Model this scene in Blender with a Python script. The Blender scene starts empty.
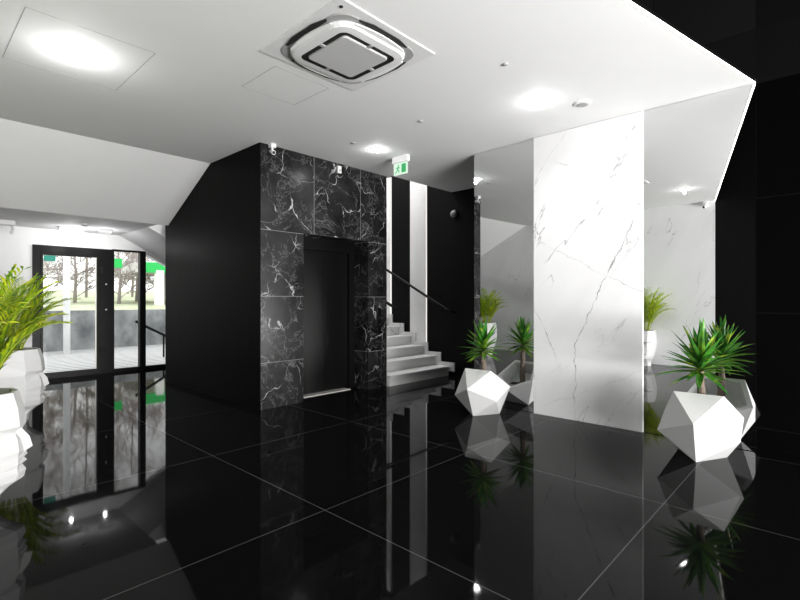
import bpy, bmesh, math, random
from mathutils import Vector, Matrix, Euler
random.seed(7)
COL = bpy.context.scene.collection
PI = math.pi
CEIL = 3.16
MIRU = 5.05      # mirror wall plane
EV = 5.03       # lift front plane

# ---------------------------------------------------------------- node helpers
class NT:
    def __init__(s, name):
        s.m = bpy.data.materials.new(name); s.m.use_nodes = True
        s.t = s.m.node_tree; s.t.nodes.clear()
        s.out = s.t.nodes.new('ShaderNodeOutputMaterial')
    def n(s, typ, **kw):
        nd = s.t.nodes.new(typ)
        for k, v in kw.items(): setattr(nd, k, v)
        return nd
    def l(s, a, b): s.t.links.new(a, b)
    def put(s, sock, v):
        if isinstance(v, bpy.types.NodeSocket): s.l(v, sock)
        else: sock.default_value = v
    def math(s, op, a, b=0.0, c=0.0):
        nd = s.n('ShaderNodeMath', operation=op)
        s.put(nd.inputs[0], a); s.put(nd.inputs[1], b); s.put(nd.inputs[2], c)
        return nd.outputs[0]
    def mix(s, fac, a, b):
        nd = s.n('ShaderNodeMix', data_type='RGBA')
        s.put(nd.inputs[0], fac)
        s.put(nd.inputs[6], a if isinstance(a, bpy.types.NodeSocket) else (*a, 1))
        s.put(nd.inputs[7], b if isinstance(b, bpy.types.NodeSocket) else (*b, 1))
        return nd.outputs[2]
    def coord(s):
        tc = s.n('ShaderNodeTexCoord'); return tc.outputs['Object']
    def xyz(s, v):
        nd = s.n('ShaderNodeSeparateXYZ'); s.l(v, nd.inputs[0]); return nd.outputs
    def comb(s, x, y, z):
        nd = s.n('ShaderNodeCombineXYZ')
        for i, v in enumerate((x, y, z)): s.put(nd.inputs[i], v)
        return nd.outputs[0]
    def vmath(s, op, a, b):
        nd = s.n('ShaderNodeVectorMath', operation=op); s.put(nd.inputs[0], a); s.put(nd.inputs[1], b); return nd.outputs[0]
    def noise(s, vec, scale, detail=3, rough=.5, dist=0.0):
        nd = s.n('ShaderNodeTexNoise'); s.put(nd.inputs['Vector'], vec)
        nd.inputs['Scale'].default_value = scale; nd.inputs['Detail'].default_value = detail
        nd.inputs['Roughness'].default_value = rough; nd.inputs['Distortion'].default_value = dist
        return nd.outputs['Fac']
    def ramp(s, v, lo, hi):
        nd = s.n('ShaderNodeMapRange'); s.put(nd.inputs[0], v)
        nd.inputs[1].default_value = lo; nd.inputs[2].default_value = hi
        return nd.outputs[0]
    def joint(s, c, x0, p, w):
        """1 on a joint line of half width w, 0 elsewhere, for coordinate c"""
        q = s.math('DIVIDE', s.math('SUBTRACT', c, x0), p)
        fr = s.math('FRACT', s.math('ADD', q, .5))
        d = s.math('ABSOLUTE', s.math('SUBTRACT', fr, .5))
        return s.math('LESS_THAN', d, w / p)
    def tile_id(s, c, x0, p):
        return s.math('FLOOR', s.math('DIVIDE', s.math('SUBTRACT', c, x0), p))
    def vein(s, vec, scale, width, detail=4, rough=.55, dist=.6):
        f = s.noise(vec, scale, detail, rough, dist)
        d = s.math('ABSOLUTE', s.math('SUBTRACT', f, .5))
        return s.math('SUBTRACT', 1.0, s.ramp(d, 0.0, width))
    def bsdf(s, color, rough=.5, metal=0, spec=.5, emit=None, es=0, coat=0):
        b = s.n('ShaderNodeBsdfPrincipled')
        s.put(b.inputs['Base Color'], color if isinstance(color, bpy.types.NodeSocket) else (*color, 1))
        s.put(b.inputs['Roughness'], rough); s.put(b.inputs['Metallic'], metal)
        s.put(b.inputs['Specular IOR Level'], spec)
        if coat: b.inputs['Coat Weight'].default_value = coat; b.inputs['Coat Roughness'].default_value = .03
        if emit: b.inputs['Emission Color'].default_value = (*emit, 1); b.inputs['Emission Strength'].default_value = es
        s.l(b.outputs[0], s.out.inputs[0]); return b

M = {}
def simple(name, col, rough=.5, metal=0, spec=.5, var=.04, sc=6, **kw):
    n = NT(name); c = n.coord()
    f = n.noise(c, sc, 3)
    a = tuple(max(0, x * (1 - var)) for x in col); b = tuple(min(1, x * (1 + var)) for x in col)
    n.bsdf(n.mix(f, a, b), rough, metal, spec, **kw); M[name] = n.m; return n.m

simple('ceiling_paint', (.88, .88, .88), .7, spec=.2, var=.01)
simple('wall_paint', (.93, .93, .93), .7, spec=.2, var=.01)
simple('black_metal', (.006, .006, .006), .4, spec=.2)
simple('black_plinth', (.004, .004, .004), .6, spec=.1)
simple('black_rubber', (.01, .01, .01), .7)
simple('planter_white', (.74, .74, .74), .35, var=.01)
simple('head_white', (.66, .66, .66), .4, var=.01)
simple('planter_inside', (.66, .66, .66), .6, var=.05)
simple('soil', (.03, .02, .014), .95, var=.6, sc=40)
simple('plastic_white', (.82, .82, .82), .4, var=.01)
simple('plastic_bright', (.93, .93, .93), .4, var=.01)
simple('plastic_grey', (.42, .42, .42), .45, var=.03)
simple('plastic_light', (.60, .60, .60), .5, var=.02)
simple('slot_dark', (.03, .03, .03), .6)
simple('steel', (.78, .76, .72), .35, metal=.3, var=.05)
simple('green_fascia', (.03, .5, .12), .5)
simple('teal_sign', (.0, .30, .22), .4)
simple('post_white', (.9, .9, .9), .5)
simple('bark', (.20, .16, .13), .9, var=.4, sc=25)
simple('frond_stem', (.35, .42, .06), .5, var=.2)

def emis(name, col, st):
    n = NT(name); e = n.n('ShaderNodeEmission')
    f = n.noise(n.coord(), 3)
    n.l(n.mix(f, tuple(x * .99 for x in col), col), e.inputs[0]); e.inputs[1].default_value = st
    n.l(e.outputs[0], n.out.inputs[0]); M[name] = n.m
emis('led', (1, .97, .92), 5.0)
emis('led_wall', (1, .98, .95), .95)
emis('led_soft', (1, .97, .94), 1.3)
emis('lamp', (1, .98, .96), 14)
emis('exit_glow', (.80, 1, .84), .95)
emis('exit_green', (.12, .62, .25), .8)
emis('tube_glow', (1, 1, 1), .9)

# mirror
n = NT('mirror'); g = n.n('ShaderNodeBsdfGlossy'); g.inputs['Roughness'].default_value = 0
n.l(n.mix(n.noise(n.coord(), 1), (.80, .81, .81), (.82, .83, .83)), g.inputs[0]); n.l(g.outputs[0], n.out.inputs[0]); M['mirror'] = n.m
# glass (thin)
n = NT('glass'); tr = n.n('ShaderNodeBsdfTransparent'); tr.inputs[0].default_value = (.96, .97, .97, 1)
g = n.n('ShaderNodeBsdfGlossy'); g.inputs['Roughness'].default_value = 0
fr = n.n('ShaderNodeFresnel'); fr.inputs[0].default_value = 1.35
mx = n.n('ShaderNodeMixShader'); n.l(fr.outputs[0], mx.inputs[0]); n.l(tr.outputs[0], mx.inputs[1]); n.l(g.outputs[0], mx.inputs[2])
n.l(mx.outputs[0], n.out.inputs[0]); M['glass'] = n.m

# floor: polished black granite, 1.53 x 1.505 slabs
n = NT('floor_granite'); c = n.coord(); x = n.xyz(c)
j = n.math('MAXIMUM', n.joint(x[0], 1.83, 1.53, .0028), n.joint(x[1], 2.345, 1.505, .0028))
sp = n.noise(c, 260, 2, .7); big = n.noise(c, 2.2, 3)
base = n.mix(n.ramp(sp, .45, .75), (.0035, .0035, .0036), (.026, .026, .027))
base = n.mix(big, base, (.007, .007, .0075))
col = n.mix(j, base, (.13, .13, .13))
tid = n.math('ADD', n.tile_id(x[0], 1.83, 1.53), n.math('MULTIPLY', n.tile_id(x[1], 2.345, 1.505), 3.7))
b = n.bsdf(col, n.math('ADD', .025, n.math('MULTIPLY', n.ramp(n.noise(c, 5, 3), .3, .8), .03)), spec=.12)
bp = n.n('ShaderNodeBump'); bp.inputs['Strength'].default_value = .02; bp.inputs['Distance'].default_value = .01
n.l(n.noise(c, 3.0, 2), bp.inputs['Height']); n.l(bp.outputs[0], b.inputs['Normal'])
M['floor_granite'] = n.m

# black marble with white veins, tiled.  joints: z every .795, x joints
def black_marble():
    n = NT('black_marble'); c = n.coord(); x = n.xyz(c)
    jx = n.joint(x[0], 3.75, .81, .0035); jz = n.math('MULTIPLY', n.joint(x[2], .55, .795, .0035), n.math('LESS_THAN', x[2], 2.5))
    j = n.math('MAXIMUM', jx, jz)
    tx = n.tile_id(x[0], 3.75, .81); tz = n.tile_id(n.math('MINIMUM', x[2], 2.6), .55, .795)
    off = n.comb(n.math('ADD', n.math('MULTIPLY', tx, 13.7), n.math('MULTIPLY', tz, 5.3)), n.math('MULTIPLY', tz, 9.1), n.math('MULTIPLY', tx, 3.1))
    p = n.vmath('ADD', c, off)
    wob = n.n('ShaderNodeTexNoise'); n.l(p, wob.inputs['Vector']); wob.inputs['Scale'].default_value = 2.6; wob.inputs['Detail'].default_value = 4
    w = n.vmath('SCALE', wob.outputs['Color'], (0, 0, 0)); w.node.inputs['Scale'].default_value = .55
    p2 = n.vmath('ADD', p, w)
    vo = n.n('ShaderNodeTexVoronoi', feature='DISTANCE_TO_EDGE'); n.l(p2, vo.inputs['Vector']); vo.inputs['Scale'].default_value = 2.1
    thick = n.ramp(n.noise(p, 5, 3), .40, .66)
    v1 = n.math('SUBTRACT', 1, n.ramp(n.math('DIVIDE', vo.outputs['Distance'], n.math('ADD', .15, n.math('MULTIPLY', thick, 1.0))), 0.003, .022))
    v1 = n.math('MULTIPLY', v1, n.math('ADD', .06, thick))
    vo2 = n.n('ShaderNodeTexVoronoi', feature='DISTANCE_TO_EDGE'); n.l(n.vmath('ADD', p2, n.vmath('MULTIPLY', p, (.6, .6, .2))), vo2.inputs['Vector']); vo2.inputs['Scale'].default_value = 5.5
    m2 = n.ramp(n.noise(p, 2.4, 2), .52, .72)
    v2 = n.math('MULTIPLY', n.math('SUBTRACT', 1, n.ramp(vo2.outputs['Distance'], 0, .03)), n.math('MULTIPLY', m2, .5))
    v3 = n.math('MULTIPLY', n.vein(p, 2.0, .012, 6, .65, 1.0), .22)
    v = n.math('MINIMUM', n.math('MAXIMUM', n.math('MAXIMUM', v1, v2), v3), 1.0)
    cloud = n.mix(n.ramp(n.noise(p, 2.2, 5, .65), .35, .8), (.010, .010, .0105), (.045, .045, .046))
    col = n.mix(v, cloud, (.48, .48, .48))
    col = n.mix(j, col, (.22, .22, .22))
    n.bsdf(col, .26, spec=.4); M['black_marble'] = n.m
black_marble()

PANEL_VEINS = [(1.456, 2.224, 2.127, 0.814, 0.0035, 0.75), (2.127, 0.814, 2.094, -0.075, 0.003, 0.8), (2.57, 1.986, 1.465, 1.379, 0.0022, 0.5), (2.33, 2.83, 1.456, 2.46, 0.002, 0.45), (2.607, 1.243, 2.261, 0.509, 0.0028, 0.6), (1.851, 2.963, 1.456, 3.049, 0.002, 0.4), (2.46, 0.117, 1.465, 0.591, 0.0016, 0.3)]
def white_marble(name, base, lines=()):
    n = NT(name); c = n.coord(); x = n.xyz(c)
    rot = n.n('ShaderNodeVectorRotate'); n.l(c, rot.inputs[0]); rot.inputs['Axis'].default_value = (1, 0, 0); rot.inputs['Angle'].default_value = 1.0
    st = n.vmath('MULTIPLY', rot.outputs[0], (1, .42, 1.7))
    v1 = n.vein(st, .85, .0035, 5, .55, .35); m1 = n.ramp(n.noise(c, 1.1, 2), .46, .62)
    v2 = n.vein(n.vmath('ADD', st, (4.2, 9, 1)), 1.5, .0065, 6, .62, .8); m2 = n.ramp(n.noise(n.vmath('ADD', c, (3, 7, 1)), 1.9, 3), .56, .70)
    v = n.math('MAXIMUM', n.math('MULTIPLY', v1, n.math('MULTIPLY', m1, .55)), n.math('MULTIPLY', v2, n.math('MULTIPLY', m2, .30)))
    for (ya, za, yb, zb, w, k) in lines:      # individual long veins: wandering line segments (y, z)
        dy, dz = yb - ya, zb - za; ln = math.hypot(dy, dz); dy /= ln; dz /= ln
        along = n.math('ADD', n.math('MULTIPLY', n.math('SUBTRACT', x[1], ya), dy), n.math('MULTIPLY', n.math('SUBTRACT', x[2], za), dz))
        acr = n.math('ADD', n.math('MULTIPLY', n.math('SUBTRACT', x[1], ya), -dz), n.math('MULTIPLY', n.math('SUBTRACT', x[2], za), dy))
        acr = n.math('ADD', acr, n.math('MULTIPLY', n.math('SUBTRACT', n.noise(c, 4.5, 5, .6), .5), .16))
        f = n.math('SUBTRACT', 1.0, n.ramp(n.math('ABSOLUTE', acr), w * .4, w * 1.8))
        inside = n.math('MULTIPLY', n.math('GREATER_THAN', along, -.02), n.math('LESS_THAN', along, ln + .02))
        patch = n.math('ADD', .25, n.math('MULTIPLY', n.ramp(n.noise(c, 6, 2), .4, .6), .75))
        v = n.math('MAXIMUM', v, n.math('MULTIPLY', n.math('MULTIPLY', f, inside), n.math('MULTIPLY', patch, k)))
    cl = n.mix(n.ramp(n.noise(st, 1.3, 5, .6), .35, .75), base, tuple(k * .93 for k in base))
    n.bsdf(n.mix(v, cl, (.16, .16, .17)), .38, spec=.2); M[name] = n.m
white_marble('white_marble', (.86, .86, .865))
white_marble('panel_marble', (.92, .92, .925), PANEL_VEINS)
white_marble('stair_marble', (.82, .82, .82))

# dark ribbed cladding of the lift block side
n = NT('dark_cladding'); c = n.coord(); x = n.xyz(c)
wv = n.noise(n.comb(0.0, n.math('MULTIPLY', x[1], 34), n.math('MULTIPLY', x[2], .5)), 1.0, 3, .6)
f2 = n.noise(c, 1.1, 2)
n.bsdf(n.mix(n.ramp(wv, .35, .7), (.003, .003, .003), (.008, .008, .008)), .45, spec=.06); M['dark_cladding'] = n.m
n = NT('stair_black'); c = n.coord(); x = n.xyz(c)
wv = n.noise(n.comb(0.0, n.math('MULTIPLY', x[1], 26), n.math('MULTIPLY', x[2], .4)), 1.0, 2, .6)
n.bsdf(n.mix(wv, (.003, .003, .003), (.008, .008, .008)), .5, spec=.15); M['stair_black'] = n.m
n = NT('lift_door'); c = n.coord(); x = n.xyz(c)
n.bsdf(n.mix(n.noise(n.comb(n.math('MULTIPLY', x[0], 60), 0.0, x[2]), 1, 2), (.004, .004, .004), (.007, .007, .007)), .32, metal=0, spec=.3); M['lift_door'] = n.m

# black glossy wall tiles (y, z joints)
def black_tile(name, ax, o1, p1, zo=3.15):
    n = NT(name); c = n.coord(); x = n.xyz(c)
    j = n.math('MAXIMUM', n.joint(x[ax], o1, p1, .003), n.joint(x[2], zo, .98, .003))
    w = n.n('ShaderNodeTexWhiteNoise', noise_dimensions='2D')
    n.l(n.comb(n.tile_id(x[ax], o1, p1), n.tile_id(x[2], zo, .98), 0.0), w.inputs['Vector'])
    up = n.math('GREATER_THAN', x[2], 3.15)
    tone = n.mix(n.math('MULTIPLY', n.math('MULTIPLY', w.outputs['Value'], up), .9), (.003, .003, .003), (.022, .022, .022))  # paler tiles high up: reflections painted into the base colour at random
    n.bsdf(n.mix(j, tone, (.011, .011, .011)), .05, spec=.6); M[name] = n.m
black_tile('black_tile_u', 1, .55, .80)
black_tile('black_tile_v', 0, -.45, 1.4)
black_tile('black_tile_up', 1, .55, .80, 3.62)

# outdoor
n = NT('deck'); c = n.coord(); x = n.xyz(c)
s_ = n.math('FRACT', n.math('DIVIDE', x[1], .26)); d = n.math('LESS_THAN', s_, .28)
n.bsdf(n.mix(d, n.mix(n.noise(c, 9, 3), (.46, .46, .46), (.60, .60, .60)), (.15, .15, .15)), .8, spec=.1); M['deck'] = n.m
n = NT('concrete'); c = n.coord(); x = n.xyz(c)
st = n.noise(n.vmath('MULTIPLY', c, (1.2, 1, .8)), 1.6, 5, .6)
pj = n.math('MULTIPLY', n.joint(x[0], 3.9, 1.9, .012), .5)
cc = n.mix(n.ramp(st, .3, .72), (.12, .125, .13), (.40, .41, .41))
n.bsdf(n.mix(pj, cc, (.09, .09, .09)), .9, spec=.1); M['concrete'] = n.m
n = NT('grass'); c = n.coord()
n.bsdf(n.mix(n.ramp(n.noise(c, 2.5, 5, .7), .35, .65), (.40, .46, .28), (.62, .62, .52)), .95, spec=.05); M['grass'] = n.m
n = NT('twig'); c = n.coord()
n.bsdf(n.mix(n.noise(c, 3, 3), (.36, .31, .30), (.52, .48, .47)), .95, spec=.05); M['twig'] = n.m
n = NT('haze_hedge'); c = n.coord()
n.bsdf(n.mix(n.ramp(n.noise(c, 6, 6, .75), .38, .62), (.34, .27, .26), (.78, .75, .74)), .95, spec=.05); M['haze_hedge'] = n.m
# leaves
def leafmat(name, a, b, cc):
    n = NT(name); c = n.coord()
    col = n.mix(n.ramp(n.noise(c, 7, 2), .4, .6), a, b)
    col = n.mix(n.ramp(n.noise(n.vmath('ADD', c, (5, 5, 5)), 11, 2), .55, .7), col, cc)
    bb = n.bsdf(col, .4, spec=.35)
    tl = n.n('ShaderNodeBsdfTranslucent'); n.l(col, tl.inputs[0])
    mx = n.n('ShaderNodeMixShader'); mx.inputs[0].default_value = .25
    n.l(bb.outputs[0], mx.inputs[1]); n.l(tl.outputs[0], mx.inputs[2]); n.l(mx.outputs[0], n.out.inputs[0]); M[name] = n.m
leafmat('yucca_leaf', (.05, .20, .045), (.11, .34, .05), (.45, .55, .07))
leafmat('yucca_leaf_pale', (.09, .26, .05), (.26, .45, .05), (.06, .13, .03))
leafmat('palm_leaf', (.42, .58, .03), (.72, .76, .05), (.20, .36, .03))
leafmat('palm_leaf_dark', (.12, .28, .04), (.30, .45, .05), (.22, .20, .06))

# ---------------------------------------------------------------- mesh helpers
def mesh_obj(name, bm, mat, parent=None, loc=None, smooth=False):
    me = bpy.data.meshes.new(name); bmesh.ops.recalc_face_normals(bm, faces=bm.faces[:])
    bm.to_mesh(me); bm.free()
    if smooth:
        for p in me.polygons: p.use_smooth = True
    for m in (mat if isinstance(mat, (list, tuple)) else [mat]): me.materials.append(M[m])
    o = bpy.data.objects.new(name, me); COL.objects.link(o)
    if parent: o.parent = parent
    if loc: o.location = loc
    return o
def tag(o, label, cat, group=None):
    o['label'] = label; o['category'] = cat
    if group: o['group'] = group
    return o
def struct(name, bm, mat, parent=None):
    o = mesh_obj(name, bm, mat, parent)
    if not parent: o['kind'] = 'structure'
    return o
def empty(name, loc, rz=0, label=None, cat=None, group=None, kind=None):
    o = bpy.data.objects.new(name, None); COL.objects.link(o); o.location = loc; o.rotation_euler = (0, 0, rz)
    if label: tag(o, label, cat, group)
    if kind: o['kind'] = kind
    return o
def box(bm, x0, y0, z0, x1, y1, z1, bevel=0):
    r = bmesh.ops.create_cube(bm, size=1)
    vs = r['verts']
    for v in vs: v.co = Vector(((x0 + x1) / 2 + v.co.x * (x1 - x0), (y0 + y1) / 2 + v.co.y * (y1 - y0), (z0 + z1) / 2 + v.co.z * (z1 - z0)))
    if bevel:
        es = list({e for v in vs for e in v.link_edges})
        bmesh.ops.bevel(bm, geom=es, offset=bevel, segments=2, affect='EDGES', profile=.5)
    return bm
def B(*a, bevel=0):
    bm = bmesh.new(); return box(bm, *a, bevel=bevel)
def prism(bm, pts, a, b, axis='z'):
    """polygon pts extruded from a to b along axis"""
    def P(p, t): return {'z': (p[0], p[1], t), 'x': (t, p[0], p[1]), 'y': (p[0], t, p[1])}[axis]
    lo = [bm.verts.new(P(p, a)) for p in pts]; hi = [bm.verts.new(P(p, b)) for p in pts]
    bm.faces.new(lo); bm.faces.new(hi)
    k = len(pts)
    for i in range(k): bm.faces.new((lo[i], lo[(i + 1) % k], hi[(i + 1) % k], hi[i]))
    return bm
def tube(bm, pts, r, seg=8, cap=True):
    pts = [Vector(p) for p in pts]; rings = []
    rr = r if isinstance(r, (list, tuple)) else [r] * len(pts)
    up = Vector((0, 0, 1))
    for i, p in enumerate(pts):
        d = (pts[min(i + 1, len(pts) - 1)] - pts[max(i - 1, 0)]).normalized()
        a = d.cross(up if abs(d.z) < .95 else Vector((1, 0, 0))).normalized(); b = d.cross(a)
        rings.append([bm.verts.new(p + (a * math.cos(t) + b * math.sin(t)) * rr[i]) for t in [2 * PI * k / seg for k in range(seg)]])
    for i in range(len(rings) - 1):
        for k in range(seg): bm.faces.new((rings[i][k], rings[i][(k + 1) % seg], rings[i + 1][(k + 1) % seg], rings[i + 1][k]))
    if cap: bm.faces.new(rings[0]); bm.faces.new(rings[-1][::-1])
    return bm
def lathe(bm, prof, c=(0, 0, 0), seg=24, axis='z'):
    rings = []
    for r, z in prof:
        ring = []
        for k in range(seg):
            t = 2 * PI * k / seg
            q = {'z': (r * math.cos(t), r * math.sin(t), z), 'x': (z, r * math.cos(t), r * math.sin(t)), 'y': (r * math.cos(t), z, r * math.sin(t))}[axis]
            ring.append(bm.verts.new(Vector(c) + Vector(q)))
        rings.append(ring)
    for i in range(len(rings) - 1):
        for k in range(seg): bm.faces.new((rings[i][k], rings[i][(k + 1) % seg], rings[i + 1][(k + 1) % seg], rings[i + 1][k]))
    bm.faces.new(rings[0]); bm.faces.new(rings[-1])
    return bm

# ---------------------------------------------------------------- setting
LED_A = (MIRU, .55); LED_B = (-.45, 1.76)
struct('floor', B(-.75, -6, -.1, 6.9, 9.62, 0), 'floor_granite')
# white ceiling: cut away along the light line, open over the stairs
bm = bmesh.new()
prism(bm, [LED_B, LED_A, (5.3, .55), (5.3, 3.3), (6.6, 3.3), (6.6, 4.95), (5.09, 4.95), (5.09, 6.3), (-.45, 6.3)], CEIL, CEIL + .03)
struct('ceiling', bm, 'ceiling_paint')
# sloped soffit and low ceiling of the entrance bay
bm = bmesh.new(); prism(bm, [(6.3, CEIL), (7.76, 2.47), (7.76, 2.6), (6.3, CEIL + .14)], -.45, 3.0, 'x')
struct('ceiling_slope', bm, 'wall_paint')
struct('ceiling_entrance', B(-.45, 7.76, 2.47, 2.81, 9.6, 2.6), 'ceiling_paint')
bm = bmesh.new(); prism(bm, [(2.81, 2.47), (4.6, 1.53), (4.6, 2.6), (2.81, 2.6)], 8.15, 9.6, 'y')
struct('ceiling_stair_underside', bm, 'wall_paint')
# left wall (near): white marble then black past the light line
struct('wall_left', B(-.6, 1.76, 0, -.45, 9.6, 3.3), 'white_marble')
struct('wall_left_black', B(-.6, -6, 0, -.45, 1.76, 6), 'stair_black')
# mirror wall core, upper part and black part
struct('wall_right', B(MIRU + .05, .55, 0, 5.25, 3.45, CEIL), 'black_tile_u')
struct('wall_right_black', B(MIRU, -6, 0, 5.25, .55, CEIL), 'black_tile_u')
struct('wall_right_high', B(MIRU, -6, CEIL, 5.25, .55, 6), 'black_tile_up')
struct('wall_right_upper', B(MIRU, .55, CEIL + .03, 5.25, 6.2, 6), 'black_tile_up')
struct('wall_back', B(-.6, -6.15, 0, 5.25, -6, 6), 'black_tile_v')
struct('wall_void_end', B(-.6, 6.2, 3.3, 5.25, 6.3, 6), 'black_tile_v')
struct('wall_left_upper', B(-.6, 1.76, 3.3, -.45, 6.2, 6), 'black_tile_u')
struct('ceiling_upper', B(-.6, -6.15, 6, 5.25, 6.3, 6.1), 'black_plinth')
# niche / stairwell
struct('wall_niche', B(5.25, 3.2, 0, 6.75, 3.3, CEIL), 'stair_black')
bm = bmesh.new(); box(bm, 6.6, 3.3, 0, 6.75, 9.0, 5.6)
struct('wall_stair', bm, 'stair_black')
struct('wall_stair_end', B(5.09, 9.0, 0, 6.75, 9.1, 5.6), 'wall_paint')
struct('ceiling_stair', B(5.0, 4.95, 5.6, 6.75, 9.1, 5.7), 'wall_paint')
struct('wall_stair_front', B(5.26, 4.90, CEIL + .14, 6.6, 4.95, 5.6), 'wall_paint')
# mirrors and marble panel
def mirror(name, y0, y1, tilt, label):
    o = mesh_obj(name, B(-.008, 0, .004, 0, y1 - y0, CEIL - .004), ['mirror'])
    o.location = (MIRU + .003, y0, 0); o.rotation_euler = (0, 0, tilt)
    return tag(o, label, 'mirror')
mirror('wall_mirror', .552, 1.44, 0, 'full-height mirror right of the white marble panel, beside the black tiled wall')
mirror('wall_mirror', 2.60, 3.45, math.radians(-2.5), 'full-height mirror left of the white marble panel, nearest the stairs')
tag(mesh_obj('marble_panel', B(MIRU - .022, 1.44, .0, MIRU + .045, 2.60, CEIL - .003, bevel=.003), 'panel_marble'),
    'floor-to-ceiling white marble panel with thin grey veins between two mirrors', 'wall panel')

# entrance wall
bm = bmesh.new()
box(bm, -.45, 9.6, 0, 1.555, 9.75, 2.6); box(bm, 1.555, 9.6, 2.2, 3.25, 9.75, 2.6)
prism(bm, [(3.25, 2.17), (4.6, 1.46), (4.6, 2.6), (3.25, 2.6)], 9.6, 9.75, 'y')
struct('wall_entrance', bm, 'wall_paint')
# entry door
d = empty('door_1', (0, 0, 0), kind='structure')
bm = bmesh.new()
box(bm, 1.555, 9.57, 0, 1.66, 9.66, 2.2); box(bm, 1.66, 9.57, 2.09, 2.70, 9.66, 2.2); box(bm, 2.56, 9.57, 0, 2.70, 9.66, 2.09)
box(bm, 1.66, 9.57, 0, 2.56, 9.66, .03)
mesh_obj('door_frame', bm, 'black_metal', d)
bm = bmesh.new()
box(bm, 1.66, 9.55, .03, 1.69, 9.6, 2.09); box(bm, 2.455, 9.55, .03, 2.56, 9.6, 2.09); box(bm, 1.69, 9.55, 2.04, 2.455, 9.6, 2.09); box(bm, 1.69, 9.55, .03, 2.455, 9.6, .10)
leaf = mesh_obj('door_leaf', bm, 'black_metal', d)
mesh_obj('glass_pane', B(1.69, 9.57, .10, 2.455, 9.58, 2.04), 'glass', leaf)
mesh_obj('glazing_bead', B(2.43, 9.545, .10, 2.445, 9.56, 2.04), 'steel', leaf)
for z in (.36, 1.77): mesh_obj('hinge', B(2.50, 9.53, z, 2.54, 9.555, z + .12), 'black_rubber', leaf)
for z in (1.13, 1.58):
    bm = bmesh.new(); lathe(bm, [(.014, -.012), (.014, .0)], (2.60, 9.57, z), 10, 'y'); mesh_obj('lock_button', bm, 'steel', d)
# fixed glazing
w = empty('window_1', (0, 0, 0), kind='structure')
bm = bmesh.new()
box(bm, 2.70, 9.57, 0, 5.0, 9.66, .06); box(bm, 3.155, 9.56, .06, 3.255, 9.67, 2.18); box(bm, 2.70, 9.57, 2.18, 3.255, 9.66, 2.21)
box(bm, 2.70, 9.57, .06, 2.73, 9.66, 2.18)
mesh_obj('window_frame', bm, 'black_metal', w)
mesh_obj('glass_pane', B(2.73, 9.61, .06, 3.155, 9.62, 2.18), 'glass', w)
bm = bmesh.new(); prism(bm, [(3.255, .06), (4.6, .06), (4.6, 1.5), (3.255, 2.17)], 9.61, 9.62, 'y')
mesh_obj('glass_pane', bm, 'glass', w)
struct('wall_entrance_end', B(4.6, 8.15, 0, 4.7, 9.75, 2.6), 'wall_paint')
tag(mesh_obj('door_sign', B(1.70, 9.560, 1.94, 1.86, 9.569, 2.035), 'teal_sign'), 'small green rectangular sign at the top left corner of the entrance door glass', 'sign')

# ---------------------------------------------------------------- lift block
x0, x1 = 3.585, 4.71     # opening
ztop = 2.15
bm = bmesh.new()
box(bm, 2.975, EV, 0, x0, EV + .5, CEIL); box(bm, x1, EV, 0, 5.09, EV + .7, CEIL); box(bm, x0, EV, ztop, x1, EV + .5, CEIL)
struct('wall_lift_front', bm, 'black_marble')
bm = bmesh.new()
prism(bm, [(EV + .001, .07), (7.76, .07), (7.76, 2.46), (6.3, CEIL), (EV + .001, CEIL)], 2.965, 3.06, 'x')
struct('wall_lift_side', bm, 'dark_cladding')
bm = bmesh.new(); box(bm, 2.971, EV + .001, 0, 3.07, 7.76, .07)
struct('baseboard_lift', bm, 'black_plinth')
struct('wall_lift_rear', B(2.98, 7.76, 0, 5.09, 7.9, 2.5), 'dark_cladding')
struct('wall_stair_side', B(5.0, EV + .7, 0, 5.09, 9.0, 5.6), 'wall_paint')
lift = empty('elevator', (4.1, EV + .3, 0), label='black lift with closed dark doors set in the black marble front', cat='elevator')
def lp(name, bm, mat, parent=lift):
    o = mesh_obj(name, bm, mat, parent); o.matrix_parent_inverse = Matrix.Translation((-4.1, -EV - .3, 0)) if parent is lift else Matrix(); return o
bm = bmesh.new()
box(bm, x0, EV + .30, 0, x0 + .10, EV + .38, ztop); box(bm, x1 - .10, EV + .30, 0, x1, EV + .38, ztop); box(bm, x0 + .10, EV + .30, ztop - .16, x1 - .10, EV + .38, ztop)
lp('door_frame', bm, 'lift_door')
lp('door_panel', B(x0 + .10, EV + .347, .02, x0 + .579, EV + .377, ztop - .16), 'lift_door')
lp('door_panel', B(x0 + .58, EV + .345, .02, x1 - .10, EV + .375, ztop - .16), 'lift_door')
lp('door_sill', B(x0 + .003, EV + .20, .0, x1 - .16, EV + .345, .010), 'steel')
cp = empty('call_panel', (4.93, EV, 1.0), label='narrow black lift call panel on the black marble right of the lift', cat='call panel')
mesh_obj('face_plate', B(-.035, -.012, -.20, .035, 0, .18, bevel=.003), 'black_metal', cp)
for z in (-.06, .04):
    bm = bmesh.new(); lathe(bm, [(.016, -.018), (.016, -.010)], (0, 0, z), 14, 'y'); mesh_obj('button', bm, 'slot_dark', cp)

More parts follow.
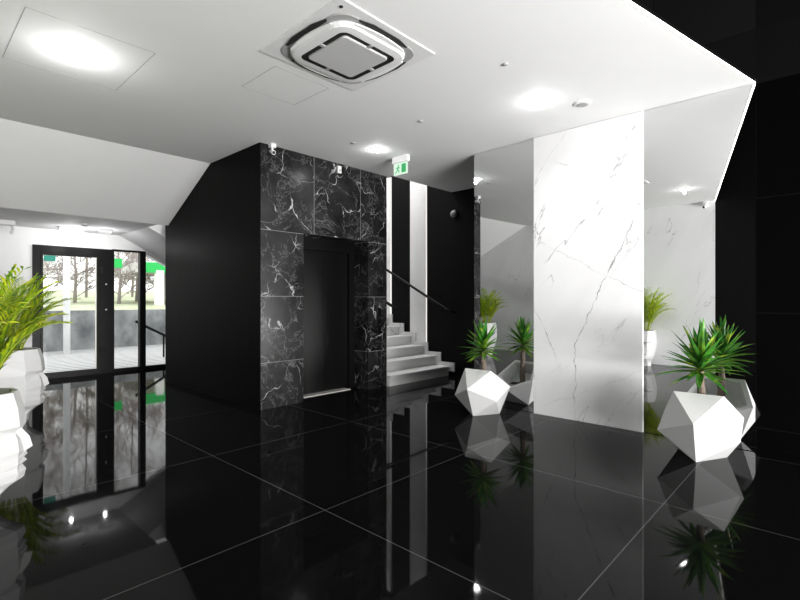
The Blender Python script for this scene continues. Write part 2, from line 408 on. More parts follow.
# ---------------------------------------------------------------- stairs
SV, RI, TR = 4.96, .16, .295
stair = empty('staircase', (5.8, SV, 0), label='white marble staircase climbing away between the lift and the black wall', cat='staircase')
for k in range(13):
    y0 = SV + TR * k
    bm = bmesh.new(); 
    box(bm, 5.10, y0 + .02, 0 if k == 0 else RI * k, 6.56, y0 + TR + .04, RI * (k + 1) - .03)
    box(bm, 5.10, y0, RI * (k + 1) - .03, 6.56, y0 + TR + .04, RI * (k + 1))
    o = mesh_obj('step', bm, 'stair_marble', stair); o.location = (-5.8, -SV, 0)
bm = bmesh.new()
for k in range(13):
    y0 = SV + TR * k
    box(bm, 6.562, y0 - .10, max(.075, RI * k), 6.585, y0 + TR - .101, RI * (k + 1) + .065)
o = mesh_obj('stepped_skirting', bm, 'stair_marble', stair); o.location = (-5.8, -SV, 0)
# white light panel + light lines in the stair wall
tag(mesh_obj('wall_panel', B(6.588, 5.515, .30, 6.6, 5.90, 5.5), 'wall_paint'), 'tall plain white strip panel in the black wall beside the stairs', 'wall panel')
tag(mesh_obj('light_strip', B(6.587, 5.497, .30, 6.602, 5.513, 5.5), 'led_wall'), 'vertical glowing light line at the edge of the white strip panel by the stairs', 'light strip')
tag(mesh_obj('light_strip', B(6.587, 6.385, .86, 6.602, 6.415, 5.5), 'led_wall'), 'vertical glowing light line just beside the black marble lift corner', 'light strip')
tag(mesh_obj('wall_panel', B(6.588, 6.425, .86, 6.6, 6.80, 5.5), 'wall_paint'), 'sliver of white wall panel beside the lift corner, behind the stairs', 'wall panel')
# handrails
hr = empty('handrail', (6.5, 4.98, 1.11), label='sloping black metal handrail along the black stair wall', cat='handrail')
bm = bmesh.new(); tube(bm, [(.06, -.13, -.02), (.0, -.10, -.01), (0, 0, .03), (0, 1.5, .80), (0, 3.0, 1.57)], .022, 10)
mesh_obj('rail', bm, 'black_metal', hr, smooth=True)
for y in (.12, 1.1, 2.2):
    bm = bmesh.new(); tube(bm, [(0, y, y * .515 + .02), (0, y, y * .515 - .04), (.09, y, y * .515 - .06)], .010, 8); mesh_obj('bracket', bm, 'black_metal', hr, smooth=True)
hr = empty('handrail', (5.15, 4.9, 1.19), label='short visible end of the black handrail at the lift corner', cat='handrail')
bm = bmesh.new(); tube(bm, [(.0, 0, .0), (0, .1, .03), (0, 1.5, .75)], .022, 10); mesh_obj('rail', bm, 'black_metal', hr, smooth=True)
bm = bmesh.new(); tube(bm, [(0, 1.0, .49), (0, 1.0, .43), (-.055, 1.0, .41)], .010, 8); mesh_obj('bracket', bm, 'black_metal', hr)

# ---------------------------------------------------------------- light line along the ceiling edge
A = Vector((*LED_A, 0)); Bv = Vector((*LED_B, 0)); dv = (Bv - A); L = dv.length
led = empty('light_strip', (A.x, A.y, CEIL), math.atan2(dv.y, dv.x), 'long glowing light line along the edge of the white ceiling', 'light strip')
mesh_obj('profile', B(.01, -.010, .002, L - .01, .003, .03), 'black_metal', led)
mesh_obj('diffuser', B(.01, -.010, -.007, L - .01, .003, .002), 'led', led)

# ---------------------------------------------------------------- ceiling cassette
ac = empty('ceiling_air_conditioner', (2.335, 2.715, CEIL), label='square white ceiling cassette air conditioner with a grey central grille', cat='air conditioner')
def rsq(h, r, z, seg=5):
    pts = []
    for cx, cy, a0 in ((h - r, h - r, 0), (-(h - r), h - r, 90), (-(h - r), -(h - r), 180), (h - r, -(h - r), 270)):
        for k in range(seg + 1):
            a = math.radians(a0 + 90 * k / seg); pts.append((cx + r * math.cos(a), cy + r * math.sin(a), z))
    return pts
def loft(bm, loops, cap0=True, cap1=True):
    R = [[bm.verts.new(p) for p in lp_] for lp_ in loops]; k = len(R[0])
    for i in range(len(R) - 1):
        for j in range(k): bm.faces.new((R[i][j], R[i][(j + 1) % k], R[i + 1][(j + 1) % k], R[i + 1][j]))
    if cap0: bm.faces.new(R[0])
    if cap1: bm.faces.new(R[-1])
    return bm
bm = bmesh.new(); loft(bm, [rsq(.465, .01, 0), rsq(.465, .01, -.006), rsq(.461, .01, -.009)]); mesh_obj('cover_plate', bm, 'plastic_white', ac)
bm = bmesh.new(); loft(bm, [rsq(.392, .13, -.009), rsq(.385, .13, -.016)]); mesh_obj('slot_recess', bm, 'plastic_grey', ac)
bm = bmesh.new(); loft(bm, [rsq(.345, .15, -.012), rsq(.345, .15, -.030), rsq(.325, .13, -.046), rsq(.275, .07, -.050), rsq(.262, .06, -.050)], cap1=False); mesh_obj('bezel', bm, 'plastic_white', ac, smooth=False)
bm = bmesh.new(); loft(bm, [rsq(.266, .05, -.034), rsq(.266, .05, -.042)]); mesh_obj('intake_recess', bm, 'slot_dark', ac)
bm = bmesh.new(); loft(bm, [rsq(.218, .035, -.038), rsq(.218, .035, -.050), rsq(.212, .03, -.055)]); mesh_obj('grille_panel', bm, 'plastic_light', ac)
for k in range(4):
    a = k * PI / 2; bm = bmesh.new()
    n_ = 10; top = []; bot = []
    vs = []
    for i in range(n_ + 1):
        t = -1 + 2 * i / n_; x = t * .235; y = .352 + .030 * (1 - t * t); vs.append((x, y))
    for i in range(n_ + 1):
        t = 1 - 2 * i / n_; x = t * .235; y = .340; vs.append((x, y))
    prism(bm, vs, -.034, -.024); bmesh.ops.rotate(bm, verts=bm.verts[:], cent=(0, 0, 0), matrix=Matrix.Rotation(a, 3, 'Z'))
    mesh_obj('air_flap', bm, 'plastic_bright', ac)
    bm = bmesh.new()
    prism(bm, [(-.235, .388), (-.12, .415), (.12, .415), (.235, .388), (.22, .372), (-.22, .372)], -.020, -.014); bmesh.ops.rotate(bm, verts=bm.verts[:], cent=(0, 0, 0), matrix=Matrix.Rotation(a, 3, 'Z'))
    mesh_obj('air_slot', bm, 'slot_dark', ac)
    bm = bmesh.new(); box(bm, -.013, .212, -.052, .013, .262, -.042); bmesh.ops.rotate(bm, verts=bm.verts[:], cent=(0, 0, 0), matrix=Matrix.Rotation(a + PI / 4 * 0, 3, 'Z'))
    bm2 = bm; mesh_obj('grille_clip', bm2, 'plastic_grey', ac)
bm = bmesh.new(); lathe(bm, [(.012, -.014), (.012, -.006)], (-.40, -.40, 0), 12); mesh_obj('sensor', bm, 'slot_dark', ac)

# ---------------------------------------------------------------- ceiling fittings
def lamp(t, power, drop, r=.05):
    ld = bpy.data.lights.new('lamp', 'POINT'); ld.energy = power; ld.shadow_soft_size = r
    lo = bpy.data.objects.new('lamp', ld); COL.objects.link(lo); lo.parent = t; lo.location = (0, 0, -drop)
def downlight(x, y, label, power=22):
    t = empty('downlight', (x, y, CEIL), label=label, cat='ceiling light')
    bm = bmesh.new(); loft(bm, [rsq(.085, .01, 0), rsq(.085, .01, -.006)]); mesh_obj('frame', bm, 'plastic_white', t)
    bm = bmesh.new(); loft(bm, [rsq(.068, .008, -.006), rsq(.066, .008, -.010)]); mesh_obj('diffuser', bm, 'lamp', t)
    lamp(t, power * .07, .06, .02)
    if x < 1.0: lamp(t, 3.5, .22, .02)  # extra point lamp hung below the fitting, added to brighten the back ceiling
    ld = bpy.data.lights.new('spot_lamp', 'SPOT'); ld.energy = power; ld.shadow_soft_size = .06; ld.spot_size = math.radians(155); ld.spot_blend = .7
    lo = bpy.data.objects.new('spot_lamp', ld); COL.objects.link(lo); lo.parent = t; lo.location = (0, 0, -.02)
downlight(.95, 4.22, 'bright recessed square downlight near the left edge, inside the outlined hatch', 34)
downlight(4.12, 2.09, 'recessed square downlight in front of the white marble panel', 30)
downlight(4.10, 4.22, 'recessed square downlight in front of the lift doors', 26)
downlight(1.01, 1.95, 'recessed square downlight seen only as a reflection in the right mirror', 22)
def disc(name, x, y, r, hgt, label, cat, mat='plastic_white', inner='plastic_grey'):
    t = empty(name, (x, y, CEIL), label=label, cat=cat)
    bm = bmesh.new(); lathe(bm, [(r, 0), (r, -hgt * .5), (r * .88, -hgt), (r * .70, -hgt)], seg=28); mesh_obj('trim_ring', bm, mat, t)
    bm = bmesh.new(); lathe(bm, [(r * .70, -hgt * .9), (r * .62, -hgt * 1.3), (r * .2, -hgt * 1.4)], seg=28); mesh_obj('cap', bm, inner, t)
disc('smoke_detector', 4.45, 1.80, .075, .018, 'round recessed ceiling detector right of the middle downlight', 'detector')
disc('sprinkler_cap', 3.75, 3.22, .03, .008, 'tiny round sprinkler cap in mid ceiling between two downlights', 'sprinkler', 'plastic_grey')
disc('sprinkler_cap', 3.73, 4.25, .03, .008, 'tiny round sprinkler cap beside the downlight above the lift', 'sprinkler', 'plastic_grey')
disc('sprinkler_cap', 3.30, 1.95, .022, .010, 'tiny round sprinkler cap left of the downlight by the marble panel', 'sprinkler', 'plastic_grey')
def hatch(x0, y0, x1, y1, label):
    bm = bmesh.new(); w = .004
    for q in ((x0, y0, x1, y0 + w), (x0, y1 - w, x1, y1), (x0, y0, x0 + w, y1), (x1 - w, y0, x1, y1)):
        box(bm, q[0], q[1], CEIL - .0012, q[2], q[3], CEIL + .001)
    t = mesh_obj('ceiling_hatch', bm, 'plastic_grey'); tag(t, label, 'hatch'); return t
hatch(.578, 3.79, 1.36, 4.71, 'thin outline of the square access hatch around the left downlight')
hatch(2.08, 3.30, 2.62, 3.83, 'faint outline of the access hatch next to the air conditioner')

# exit sign
ex = empty('exit_sign', (4.50, 4.19, CEIL), label='green and white running man exit sign hanging from the ceiling', cat='exit sign')
ex.rotation_euler = (0, 0, math.radians(-90))
mesh_obj('housing', B(-.135, -.03, -.085, .135, .03, 0, bevel=.006), 'plastic_white', ex)
pl = mesh_obj('sign_plate', B(-.12, -.006, -.235, .12, .006, -.085), 'exit_glow', ex)
for s in (-1, 1):
    bm = bmesh.new(); y0 = .007 * s
    def sh(pts):
        vs = [bm.verts.new((p[0], y0 + .0005 * s, p[1] - .16)) for p in pts]; bm.faces.new(vs)
    sh([(.02, -.055), (.095, -.055), (.095, .055), (.02, .055)])                      # door field
    # running man
    c0 = (-.035, .040); sh([(c0[0] + .011 * math.cos(t * PI / 5), c0[1] + .011 * math.sin(t * PI / 5)) for t in range(10)])
    sh([(-.052, .026), (-.028, .028), (-.040, -.010), (-.060, -.006)])
    sh([(-.040, -.008), (-.018, -.020), (-.022, -.052), (-.034, -.050), (-.032, -.026), (-.054, -.006)])
    sh([(-.060, -.006), (-.072, -.032), (-.098, -.040), (-.094, -.050), (-.064, -.042), (-.046, -.010)])
    sh([(-.028, .028), (-.004, .006), (-.010, .0), (-.034, .018)]); sh([(-.052, .026), (-.078, .012), (-.074, .004), (-.050, .014)])
    mesh_obj('pictogram', bm, 'exit_green', pl)

# cameras
def cctv(x, y, z, face, label, out=(0, -1, 0)):
    t = empty('security_camera', (x, y, z), label=label, cat='camera')
    o = Vector(out)
    bm = bmesh.new(); box(bm, -.035, -.035, .03, .035, .035, .075, bevel=.004); mesh_obj('base', bm, 'plastic_white', t)
    bm = bmesh.new(); d = Vector(face).normalized()
    tube(bm, [(0, 0, .03), (0, 0, -.01)], .014, 10); mesh_obj('arm', bm, 'plastic_white', t)
    bm = bmesh.new(); tube(bm, [d * -.05 + Vector((0, 0, -.02)), d * .05 + Vector((0, 0, -.02))], .026, 14); hd = mesh_obj('housing', bm, 'plastic_white', t)
    bm = bmesh.new(); tube(bm, [d * .048 + Vector((0, 0, -.02)), d * .056 + Vector((0, 0, -.02))], .019, 14); mesh_obj('lens', bm, 'slot_dark', hd)
cctv(3.10, EV - .05, CEIL - .075, (-.2, -1, -.4), 'small white security camera at the top left of the black marble wall')
cctv(-.38, 1.90, CEIL - .075, (.8, .5, -.4), 'small white security camera on the left wall, seen reflected in the right mirror')
t = empty('motion_sensor', (4.15, EV, 3.07), label='small white box sensor high on the black marble above the lift', cat='sensor')
mesh_obj('case', B(-.03, -.04, -.05, .03, 0, .05, bevel=.006), 'plastic_white', t)
bm = bmesh.new(); lathe(bm, [(.015, -.046), (.018, -.038)], (0, 0, -.015), 12, 'y'); mesh_obj('lens', bm, 'plastic_grey', t)
t = empty('dome_camera', (6.6, 4.87, 2.77), label='black dome camera on the black wall beside the stairs', cat='camera')
bm = bmesh.new(); lathe(bm, [(.075, 0), (.075, -.03), (.06, -.04)], seg=24, axis='x'); mesh_obj('base', bm, 'black_metal', t)
bm = bmesh.new(); lathe(bm, [(.06, -.035), (.056, -.06), (.04, -.085), (.015, -.097)], seg=24, axis='x'); mesh_obj('dome', bm, 'plastic_grey', t, smooth=True)
# low ceiling fittings
t = empty('ceiling_lamp', (1.98, 9.1, 2.47), label='white linear surface lamp on the low ceiling above the entrance door', cat='ceiling light')
mesh_obj('housing', B(-.18, -.05, -.05, .18, .05, 0, bevel=.01), 'plastic_white', t); mesh_obj('diffuser', B(-.16, -.04, -.058, .16, .04, -.05), 'tube_glow', t); lamp(t, 5, .22, .02)
t = empty('ceiling_lamp', (2.42, 8.95, 2.47), label='smaller white surface lamp on the low ceiling, right of the linear one', cat='ceiling light')
mesh_obj('housing', B(-.09, -.05, -.06, .09, .05, 0, bevel=.01), 'plastic_white', t); mesh_obj('diffuser', B(-.08, -.04, -.066, .08, .04, -.06), 'tube_glow', t); lamp(t, 3.5, .22, .02)
disc('smoke_detector', 2.02, 8.5, .05, .03, 'tiny white detector on the low ceiling beside the linear lamp', 'detector')
for o in COL.objects:
    if o.name.startswith('smoke_detector') and abs(o.location.y - 8.5) < .01: o.location.z = 2.47
t = empty('wall_heater', (1.13, 9.0, 2.47), label='white air curtain box with a hanging bracket at the far left under the low ceiling', cat='air curtain')
mesh_obj('case', B(-.5, -.08, -.07, .12, .08, 0, bevel=.01), 'plastic_white', t)
bm = bmesh.new(); tube(bm, [(.09, 0, -.07), (.10, 0, -.12), (.08, 0, -.19)], .02, 8); mesh_obj('bracket', bm, 'plastic_white', t)

# ---------------------------------------------------------------- faceted planters
PHI = .5 + math.sqrt(5) / 2
def icosa_planter(name, loc, th, R, label, seed, crown_z, crown_r, tr_off, n_leaf, pale):
    t = empty(name, loc, 0, label, 'potted plant', 'yuccas in white faceted planters')
    a, b, ra, rb = .7947 * R, .1876 * R, .6071 * R, .9822 * R
    top = [Vector((ra * math.cos(th + k * 2 * PI / 3), ra * math.sin(th + k * 2 * PI / 3), a)) for k in range(3)]
    um = [Vector((rb * math.cos(th + PI / 3 + k * 2 * PI / 3), rb * math.sin(th + PI / 3 + k * 2 * PI / 3), b)) for k in range(3)]
    V = top + um + [-v for v in top] + [-v for v in um]
    up = Vector((0, 0, a)); V = [v + up for v in V]
    K = V[0]; edge = min((v - K).length for v in V if (v - K).length > 1e-6)
    ring = [v for v in V if 1e-6 < (v - K).length < edge * 1.05]
    cen = sum(ring, Vector()) / 5; nrm = (K - cen).normalized()
    ax = (ring[0] - cen).normalized(); ay = nrm.cross(ax)
    ring.sort(key=lambda v: math.atan2((v - cen).dot(ay), (v - cen).dot(ax)))
    bm = bmesh.new()
    bv = [bm.verts.new(v) for v in V[1:]]
    hull = bmesh.ops.convex_hull(bm, input=bv)
    # remove the pentagon cap
    cap = [f for f in bm.faces if all(abs((v.co - cen).dot(nrm)) < 1e-4 for v in f.verts)]
    bmesh.ops.delete(bm, geom=cap, context='FACES')
    def bvert(p): return min(bm.verts, key=lambda v: (v.co - p).length)
    outer = [bvert(p) for p in ring]
    inner = [bm.verts.new(cen + (p - cen) * .84) for p in ring]
    deep = [bm.verts.new(cen + (p - cen) * .70 - nrm * R * .45) for p in ring]
    for k in range(5):
        j = (k + 1) % 5
        bm.faces.new((outer[k], outer[j], inner[j], inner[k])); f = bm.faces.new((inner[k], inner[j], deep[j], deep[k])); f.material_index = 1
    f = bm.faces.new(deep); f.material_index = 1
    mesh_obj('planter', bm, ['planter_white', 'planter_inside'], t)
    # soil: level disc trimmed inside
    zs = up.z - .02
    bm = bmesh.new(); vs = []
    sc_ = Vector((cen.x, cen.y, zs)) - Vector((nrm.x, nrm.y, 0)) * R * .22
    rnd = random.Random(seed)
    for k in range(14):
        q = 2 * PI * k / 14; rr = R * .40 * rnd.uniform(.9, 1.05); vs.append(bm.verts.new(sc_ + Vector((rr * math.cos(q), rr * math.sin(q), rnd.uniform(-.01, .012)))))
    ctr = bm.verts.new(sc_ + Vector((0, 0, .02)))
    for k in range(14): bm.faces.new((vs[k], vs[(k + 1) % 14], ctr))
    mesh_obj('soil', bm, 'soil', t)
    base = sc_ + Vector((tr_off[0], tr_off[1], -.02)); tp = Vector((base.x, base.y, crown_z)) + Vector((tr_off[2], tr_off[3], 0))
    bm = bmesh.new(); N = 14
    tube(bm, [base.lerp(tp, i / N) + Vector((.004 * math.sin(i * 2), .004 * math.cos(i * 1.7), 0)) for i in range(N + 1)],
         [.034 - .009 * i / N + .003 * (i % 2) for i in range(N + 1)], 10)
    mesh_obj('trunk', bm, 'bark', t)
    # sword leaves
    bmA = bmesh.new(); bmB = bmesh.new()
    for i in range(n_leaf):
        f = (i + .5) / n_leaf
        el = math.radians(84 - 108 * f ** 1.1 + rnd.uniform(-9, 9)); az = i * 2.39996 + rnd.uniform(-.25, .25)
        Ln = crown_r * (rnd.uniform(.8, 1.12)) * (1.0 if f < .8 else .8); wd = .026 * rnd.uniform(.8, 1.2)
        bmX = bmB if rnd.random() < pale else bmA
        o = tp + Vector((0, 0, .10 * (1 - f) - .02)); d = Vector((math.cos(az) * math.cos(el), math.sin(az) * math.cos(el), math.sin(el)))
        side = Vector((-math.sin(az), math.cos(az), 0)); nup = side.cross(d) * -1
        prev = None; S = 6; droop = rnd.uniform(.02, .16) * Ln * (1 if f > .3 else .4)
        bend = side * rnd.uniform(-.06, .06) * Ln
        for s in range(S + 1):
            u = s / S; c_ = o + d * Ln * u + Vector((0, 0, -droop * u * u * 1.3)) + bend * u * u
            wv = wd * (.55 + 1.3 * u if u < .35 else 1.0 * (1 - ((u - .35) / .65) ** 1.6)) + .0006
            l = bmX.verts.new(c_ - side * wv + nup * wv * .35); m = bmX.verts.new(c_); r = bmX.verts.new(c_ + side * wv + nup * wv * .35)
            if prev:
                bmX.faces.new((prev[0], prev[1], m, l)); bmX.faces.new((prev[1], prev[2], r, m))
            prev = (l, m, r)
    for bmX, mt in ((bmA, 'yucca_leaf'), (bmB, 'yucca_leaf_pale')):
        mesh_obj('foliage', bmX, mt, t)
    return t
icosa_planter('potted_yucca', (4.60, .875, 0), math.radians(3), .337, 'yucca in a white faceted planter at the right, before the black wall corner', 3, .71, .36, (-.035, -.01, -.03, -.0), 62, .10)
icosa_planter('potted_yucca', (4.64, 3.04, 0), math.radians(2), .322, 'smaller yucca in a white faceted planter between stairs and white marble panel', 5, .71, .31, (-.03, -.02, -.02, .0), 54, .55)

# ---------------------------------------------------------------- head planters with palms
def head_planter(loc, rz, label, sc, seed):
    t = empty('head_planter', loc, rz, label, 'potted plant', 'white faceted head planters with areca palms')
    # rows: z, front x, nose half width, cheek(x,y), side(x,y), rearside(x,y), back x
    rows = [
        (.00, .07, .06, (.05, .09), (-.03, .125), (-.13, .10), -.17),
        (.07, .08, .06, (.055, .09), (-.03, .12), (-.14, .10), -.18),
        (.12, .135, .04, (.10, .085), (.0, .135), (-.14, .12), -.20),
        (.155, .195, .035, (.155, .08), (.04, .155), (-.13, .14), -.225),
        (.20, .205, .03, (.165, .09), (.05, .165), (-.14, .155), -.245),
        (.235, .185, .035, (.16, .095), (.05, .17), (-.15, .16), -.255),
        (.255, .210, .03, (.165, .098), (.05, .172), (-.15, .165), -.26),
        (.275, .195, .03, (.165, .10), (.05, .175), (-.15, .168), -.265),
        (.292, .212, .03, (.165, .10), (.05, .175), (-.16, .17), -.27),
        (.315, .205, .032, (.165, .105), (.05, .178), (-.16, .175), -.275),
        (.335, .238, .022, (.17, .108), (.05, .18), (-.17, .178), -.28),
        (.40, .222, .018, (.165, .105), (.05, .185), (-.17, .185), -.29),
        (.455, .185, .02, (.150, .10), (.04, .19), (-.17, .19), -.295),
        (.49, .205, .04, (.175, .11), (.05, .19), (-.17, .19), -.295),
        (.60, .195, .05, (.165, .115), (.04, .19), (-.17, .185), -.285),
        (.70, .165, .05, (.14, .11), (.03, .18), (-.16, .17), -.265)]
    def ring(r, s=1.0, dz=0):
        z, fx, nw, c_, sd, rs, bx = r
        P = [(fx, 0), (fx - (.045 if .32 < z < .46 else .012), nw), c_, sd, rs, (bx, .06), (bx, -.06), (rs[0], -rs[1]), (sd[0], -sd[1]), (c_[0], -c_[1]), (fx - (.045 if .32 < z < .46 else .012), -nw)]
        return [(p[0] * s * sc, p[1] * s * sc, (z + dz) * sc) for p in P]
    sel = rows
    bm = bmesh.new()
    loops = [ring(r) for r in sel] + [ring(sel[-1], .86), ring(sel[-1], .80, -.10)]
    R = [[bm.verts.new(p) for p in lp_] for lp_ in loops]; k = 11
    for i in range(len(R) - 1):
        for j in range(k):
            q = (R[i][j], R[i][(j + 1) % k], R[i + 1][(j + 1) % k], R[i + 1][j])
            if (i + j) % 2: bm.faces.new((q[0], q[1], q[2])); bm.faces.new((q[0], q[2], q[3]))
            else: bm.faces.new((q[0], q[1], q[3])); bm.faces.new((q[1], q[2], q[3]))
    bm.faces.new(R[0])
    mesh_obj('planter', bm, 'head_white', t)
    bm = bmesh.new(); vs = [bm.verts.new(p) for p in ring(sel[-1], .80, -.09)]; bm.faces.new(vs); mesh_obj('soil', bm, 'soil', t)
    rnd = random.Random(seed)
    bmS = bmesh.new(); bmL = bmesh.new(); bmD = bmesh.new()
    zt = .61 * sc; xmin = -.42 - loc[0]
    def keep(bm_):
        for v in bm_.verts:
            w = Matrix.Rotation(rz, 3, 'Z') @ v.co
            if w.x < xmin: w.x = xmin + .02 * math.tanh((w.x - xmin)); v.co = Matrix.Rotation(-rz, 3, 'Z') @ w
    for i in range(30):
        az = i * 2.39996 + rnd.uniform(-.3, .3); f = (i + .5) / 30
        lean = .08 + .74 * f; Ln = rnd.uniform(.75, 1.0) * (1.0 - .12 * f)
        o = Vector((-.05 * sc + .06 * math.cos(az), .06 * math.sin(az), zt))
        pts = []; S = 12; p = o.copy(); ang = lean * .35
        for s in range(S + 1):
            pts.append(p.copy()); u = s / S
            ang2 = ang + (lean * 1.45 + .25) * u ** 2.0 * 1.1
            p = p + Vector((math.sin(ang2) * math.cos(az), math.sin(ang2) * math.sin(az), math.cos(ang2))) * (Ln / S)
        tube(bmS, pts, [.005 * (1 - .8 * s / S) + .0008 for s in range(S + 1)], 5)
        side = Vector((-math.sin(az), math.cos(az), 0))
        nl = 22
        for q in range(nl):
            u = .28 + .72 * q / (nl - 1); x_ = u * S; a0 = min(int(x_), S - 1); c_ = pts[a0].lerp(pts[a0 + 1], x_ - a0); tg = (pts[a0 + 1] - pts[a0]).normalized()
            ll = .24 * math.sin(PI * (.15 + .80 * (q / (nl - 1)) ** .8)) * rnd.uniform(.85, 1.1) + .03
            for sgn in (-1, 1):
                d = (tg * .85 + side * sgn * .75 + Vector((0, 0, .12))).normalized()
                w_ = .0085; nn = d.cross(Vector((0, 0, 1))).normalized()
                m = c_ + d * ll * .5; e = c_ + d * ll + Vector((0, 0, -.22 * ll))
                B_ = bmL if rnd.random() < .72 else bmD
                v = [B_.verts.new(c_), B_.verts.new(m + nn * w_), B_.verts.new(e), B_.verts.new(m - nn * w_)]
                B_.faces.new(v)
    for b_ in (bmS, bmL, bmD): keep(b_)
    mesh_obj('stems', bmS, 'frond_stem', t); mesh_obj('foliage', bmL, 'palm_leaf', t); mesh_obj('foliage', bmD, 'palm_leaf_dark', t)
    return t
head_planter((.39, 3.92, 0), math.radians(-8), 'white faceted head planter with palm, nearest at the left edge, face in profile', 1.03, 11)
head_planter((.94, 6.50, 0), math.radians(-8), 'white faceted head planter with palm, second one behind the nearest towards the entrance', 1.10, 12)
head_planter((-.10, 2.90, 0), 0, 'white faceted head planter with palm seen only reflected in the right mirror', 1.0, 13)

# ---------------------------------------------------------------- outdoors
struct('ground_outside', B(-6, 9.62, -.15, 26, 14.8, -.02), 'deck')
struct('trim_retaining_wall', B(-6, 14.8, -.15, 26, 15.1, 1.02), 'concrete')
bm = bmesh.new(); prism(bm, [(15.12, .93), (30, 1.45), (60, 2.3), (60, -1), (15.12, -1)], -20, 70, 'x')
g = mesh_obj('lawn', bm, 'grass'); tag(g, 'pale green grass bank beyond the grey retaining wall', 'grass'); g['kind'] = 'stuff'
def post(x, y, h_, w_, label):
    bm = bmesh.new(); tube(bm, [(x, y, -.02), (x, y, h_)], w_, 12); bm2 = bm
    o = mesh_obj('white_post', bm2, 'post_white', smooth=True); tag(o, label, 'post')
post(2.95, 14.0, 4.2, .075, 'round white post standing outside, seen through the entrance door glass')
# canopy with green fascia
c = empty('green_canopy', (9.4, 20, -.12), label='white canopy with a bright green fascia outside beyond the side window', cat='canopy')
mesh_obj('fascia', B(-2.6, -.1, 2.50, 9, .0, 2.90), 'green_fascia', c)
mesh_obj('roof', B(-2.6, 0, 2.55, 9, 4, 2.95), 'post_white', c)
for x in (-2.25, 2): mesh_obj('post', B(x, -.12, 1.05, x + .30, .1, 2.6), 'post_white', c)
mesh_obj('rear_wall', B(-.8, 4, 1.1, 9, 4.1, 2.6), 'post_white', c)
def tree(x, y, h_, seed, label):
    rnd = random.Random(seed); z = .93 + (y - 15.12) * .035
    t = empty('bare_tree', (x, y, z), label=label, cat='tree', group='bare winter trees on the grass bank')
    bmT = bmesh.new(); bmB = bmesh.new()
    tube(bmT, [(0, 0, 0), (.05, 0, h_ * .3), (-.04, .03, h_ * .75)], [.07, .055, .025], 7)
    def br(p, d, l, r, dep):
        q = p + d * l * .5 + Vector((rnd.uniform(-1, 1), rnd.uniform(-1, 1), rnd.uniform(-.3, .6))) * l * .08; e = p + d * l
        tube(bmB, [p, q, e], [r, r * .8, r * .6], 3, False)
        if dep:
            for _ in range(4):
                nd = (d + Vector((rnd.uniform(-1, 1), rnd.uniform(-1, 1), rnd.uniform(-.6, .9))) * .9).normalized(); br(p.lerp(e, rnd.uniform(.3, 1)), nd, l * rnd.uniform(.5, .75), r * .62, dep - 1)
    for i in range(15):
        f = .06 + .64 * i / 14; p = Vector((.02, .01, h_ * f)); a_ = i * 2.4
        br(p, Vector((math.cos(a_) * .8, math.sin(a_) * .8, .55)).normalized(), h_ * rnd.uniform(.16, .28), .022, 4)
    mesh_obj('trunk', bmT, 'twig', t, smooth=True); mesh_obj('branches', bmB, 'twig', t)
for k, (x, y, h_, nm) in enumerate([
    (3.6, 22, 3.4, 'bare tree on the grass bank left of the white post in the door glass'),
    (5.0, 22.5, 3.6, 'bare tree just right of the white post in the door glass'),
    (6.3, 21.5, 3.3, 'bare tree at the right side of the entrance door glass'),
    (7.6, 23.5, 3.8, 'bare tree behind the narrow window pane beside the door'),
    (9.3, 24.5, 3.6, 'bare tree behind the black mullion next to the dark lift side'),
    (4.6, 29, 10, 'distant bare tree behind the white post'),
    (7.2, 30, 10.5, 'distant bare tree between door glass and narrow pane'),
    (9.8, 31, 10, 'distant bare tree behind the narrow pane')]):
    tree(x, y, h_, 20 + k, nm)
tag(mesh_obj('green_sign_board', B(5.72, 20, 2.52, 5.98, 20.08, 2.86), 'green_fascia'), 'small bright green board outside at the left of the narrow pane', 'sign board')
# outside stair rail seen through the glass
hr = empty('outdoor_handrail', (4.0, 11.5, 0), label='sloping black handrail outside behind the rightmost glass', cat='handrail')
bm = bmesh.new(); tube(bm, [(-.30, 0, .83), (0, 0, .66), (1.2, 0, .0)], .03, 8); mesh_obj('rail', bm, 'black_metal', hr)
for x in (.3, 1.1):
    bm = bmesh.new(); tube(bm, [(x, 0, -.02), (x, 0, max(.05, .64 - .55 * x))], .02, 8); mesh_obj('baluster', bm, 'black_metal', hr)

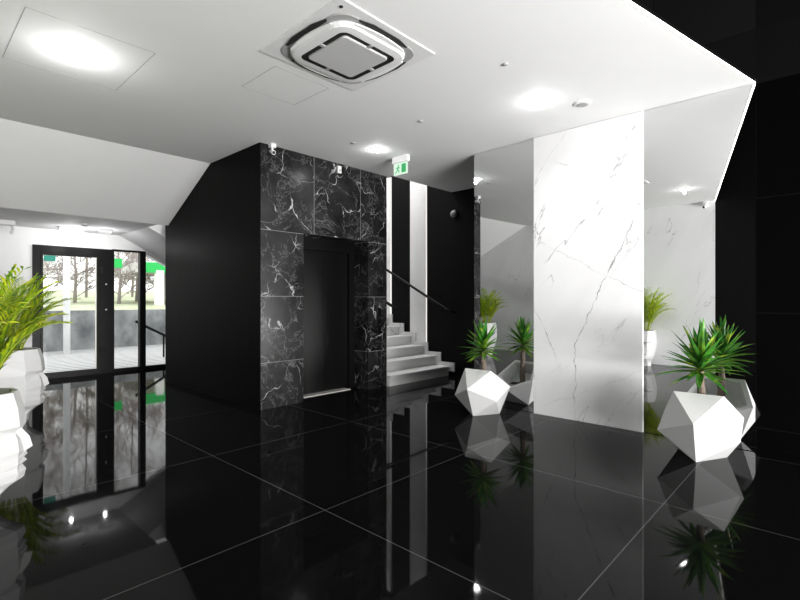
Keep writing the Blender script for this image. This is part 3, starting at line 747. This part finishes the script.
# ---------------------------------------------------------------- light
W = bpy.data.worlds.new('World'); bpy.context.scene.world = W; W.use_nodes = True
bg = W.node_tree.nodes['Background']; bg.inputs[0].default_value = (1, 1, 1, 1); bg.inputs[1].default_value = 2.3
def area(name, loc, target, size, power, sy=None, gloss=True):
    l = bpy.data.lights.new(name, 'AREA'); l.energy = power; l.size = size; l.color = (1, .99, .98)
    if sy: l.shape = 'RECTANGLE'; l.size_y = sy
    o = bpy.data.objects.new(name, l); COL.objects.link(o); o.location = loc
    o.rotation_euler = (Vector(target) - Vector(loc)).to_track_quat('-Z', 'Y').to_euler()
    return o
area('void_fill_light', (2.2, -5.6, 2.6), (2.2, 5, 2.2), 4.6, 330, 4.2)  # added fill behind the camera, no real fitting there
area('void_up_fill_light', (2.0, -4.0, .4), (1.6, 5.5, 3.2), 4.0, 680, .7)  # added unseen fill aimed upwards to brighten the white ceiling
area('stairwell_fill_light', (5.85, 6.6, 5.5), (5.85, 6.4, 0), 1.2, 110)  # added lamp out of view above the steps, brightens the stairwell

for o in list(COL.objects):
    if o.parent is None and 'label' in o:
        g_ = {'downlight': 'recessed square downlights in the white ceiling', 'sprinkler_cap': 'sprinkler caps in the white ceiling',
              'ceiling_hatch': 'access hatches in the white ceiling', 'wall_mirror': 'full-height mirrors beside the marble panel',
              'ceiling_lamp': 'surface lamps on the low entrance ceiling', 'security_camera': 'small white security cameras'}.get(o.name.split('.')[0])
        if g_: o['group'] = g_
# ---------------------------------------------------------------- camera
cam = bpy.data.cameras.new('Camera'); co = bpy.data.objects.new('Camera', cam); COL.objects.link(co)
co.location = (0, 0, 1.3); co.rotation_euler = (PI / 2, 0, math.atan2(443.7, 475.) - PI / 2)
cam.sensor_width = 36; cam.lens = 475 / 800 * 36; cam.clip_start = .05; cam.clip_end = 300
sc = bpy.context.scene; sc.camera = co
sc.view_settings.view_transform = 'Standard'; sc.view_settings.look = 'None'; sc.view_settings.exposure = .05; sc.view_settings.gamma = .86
sc.cycles.use_denoising = True
sc.cycles.max_bounces = 10; sc.cycles.sample_clamp_indirect = 6
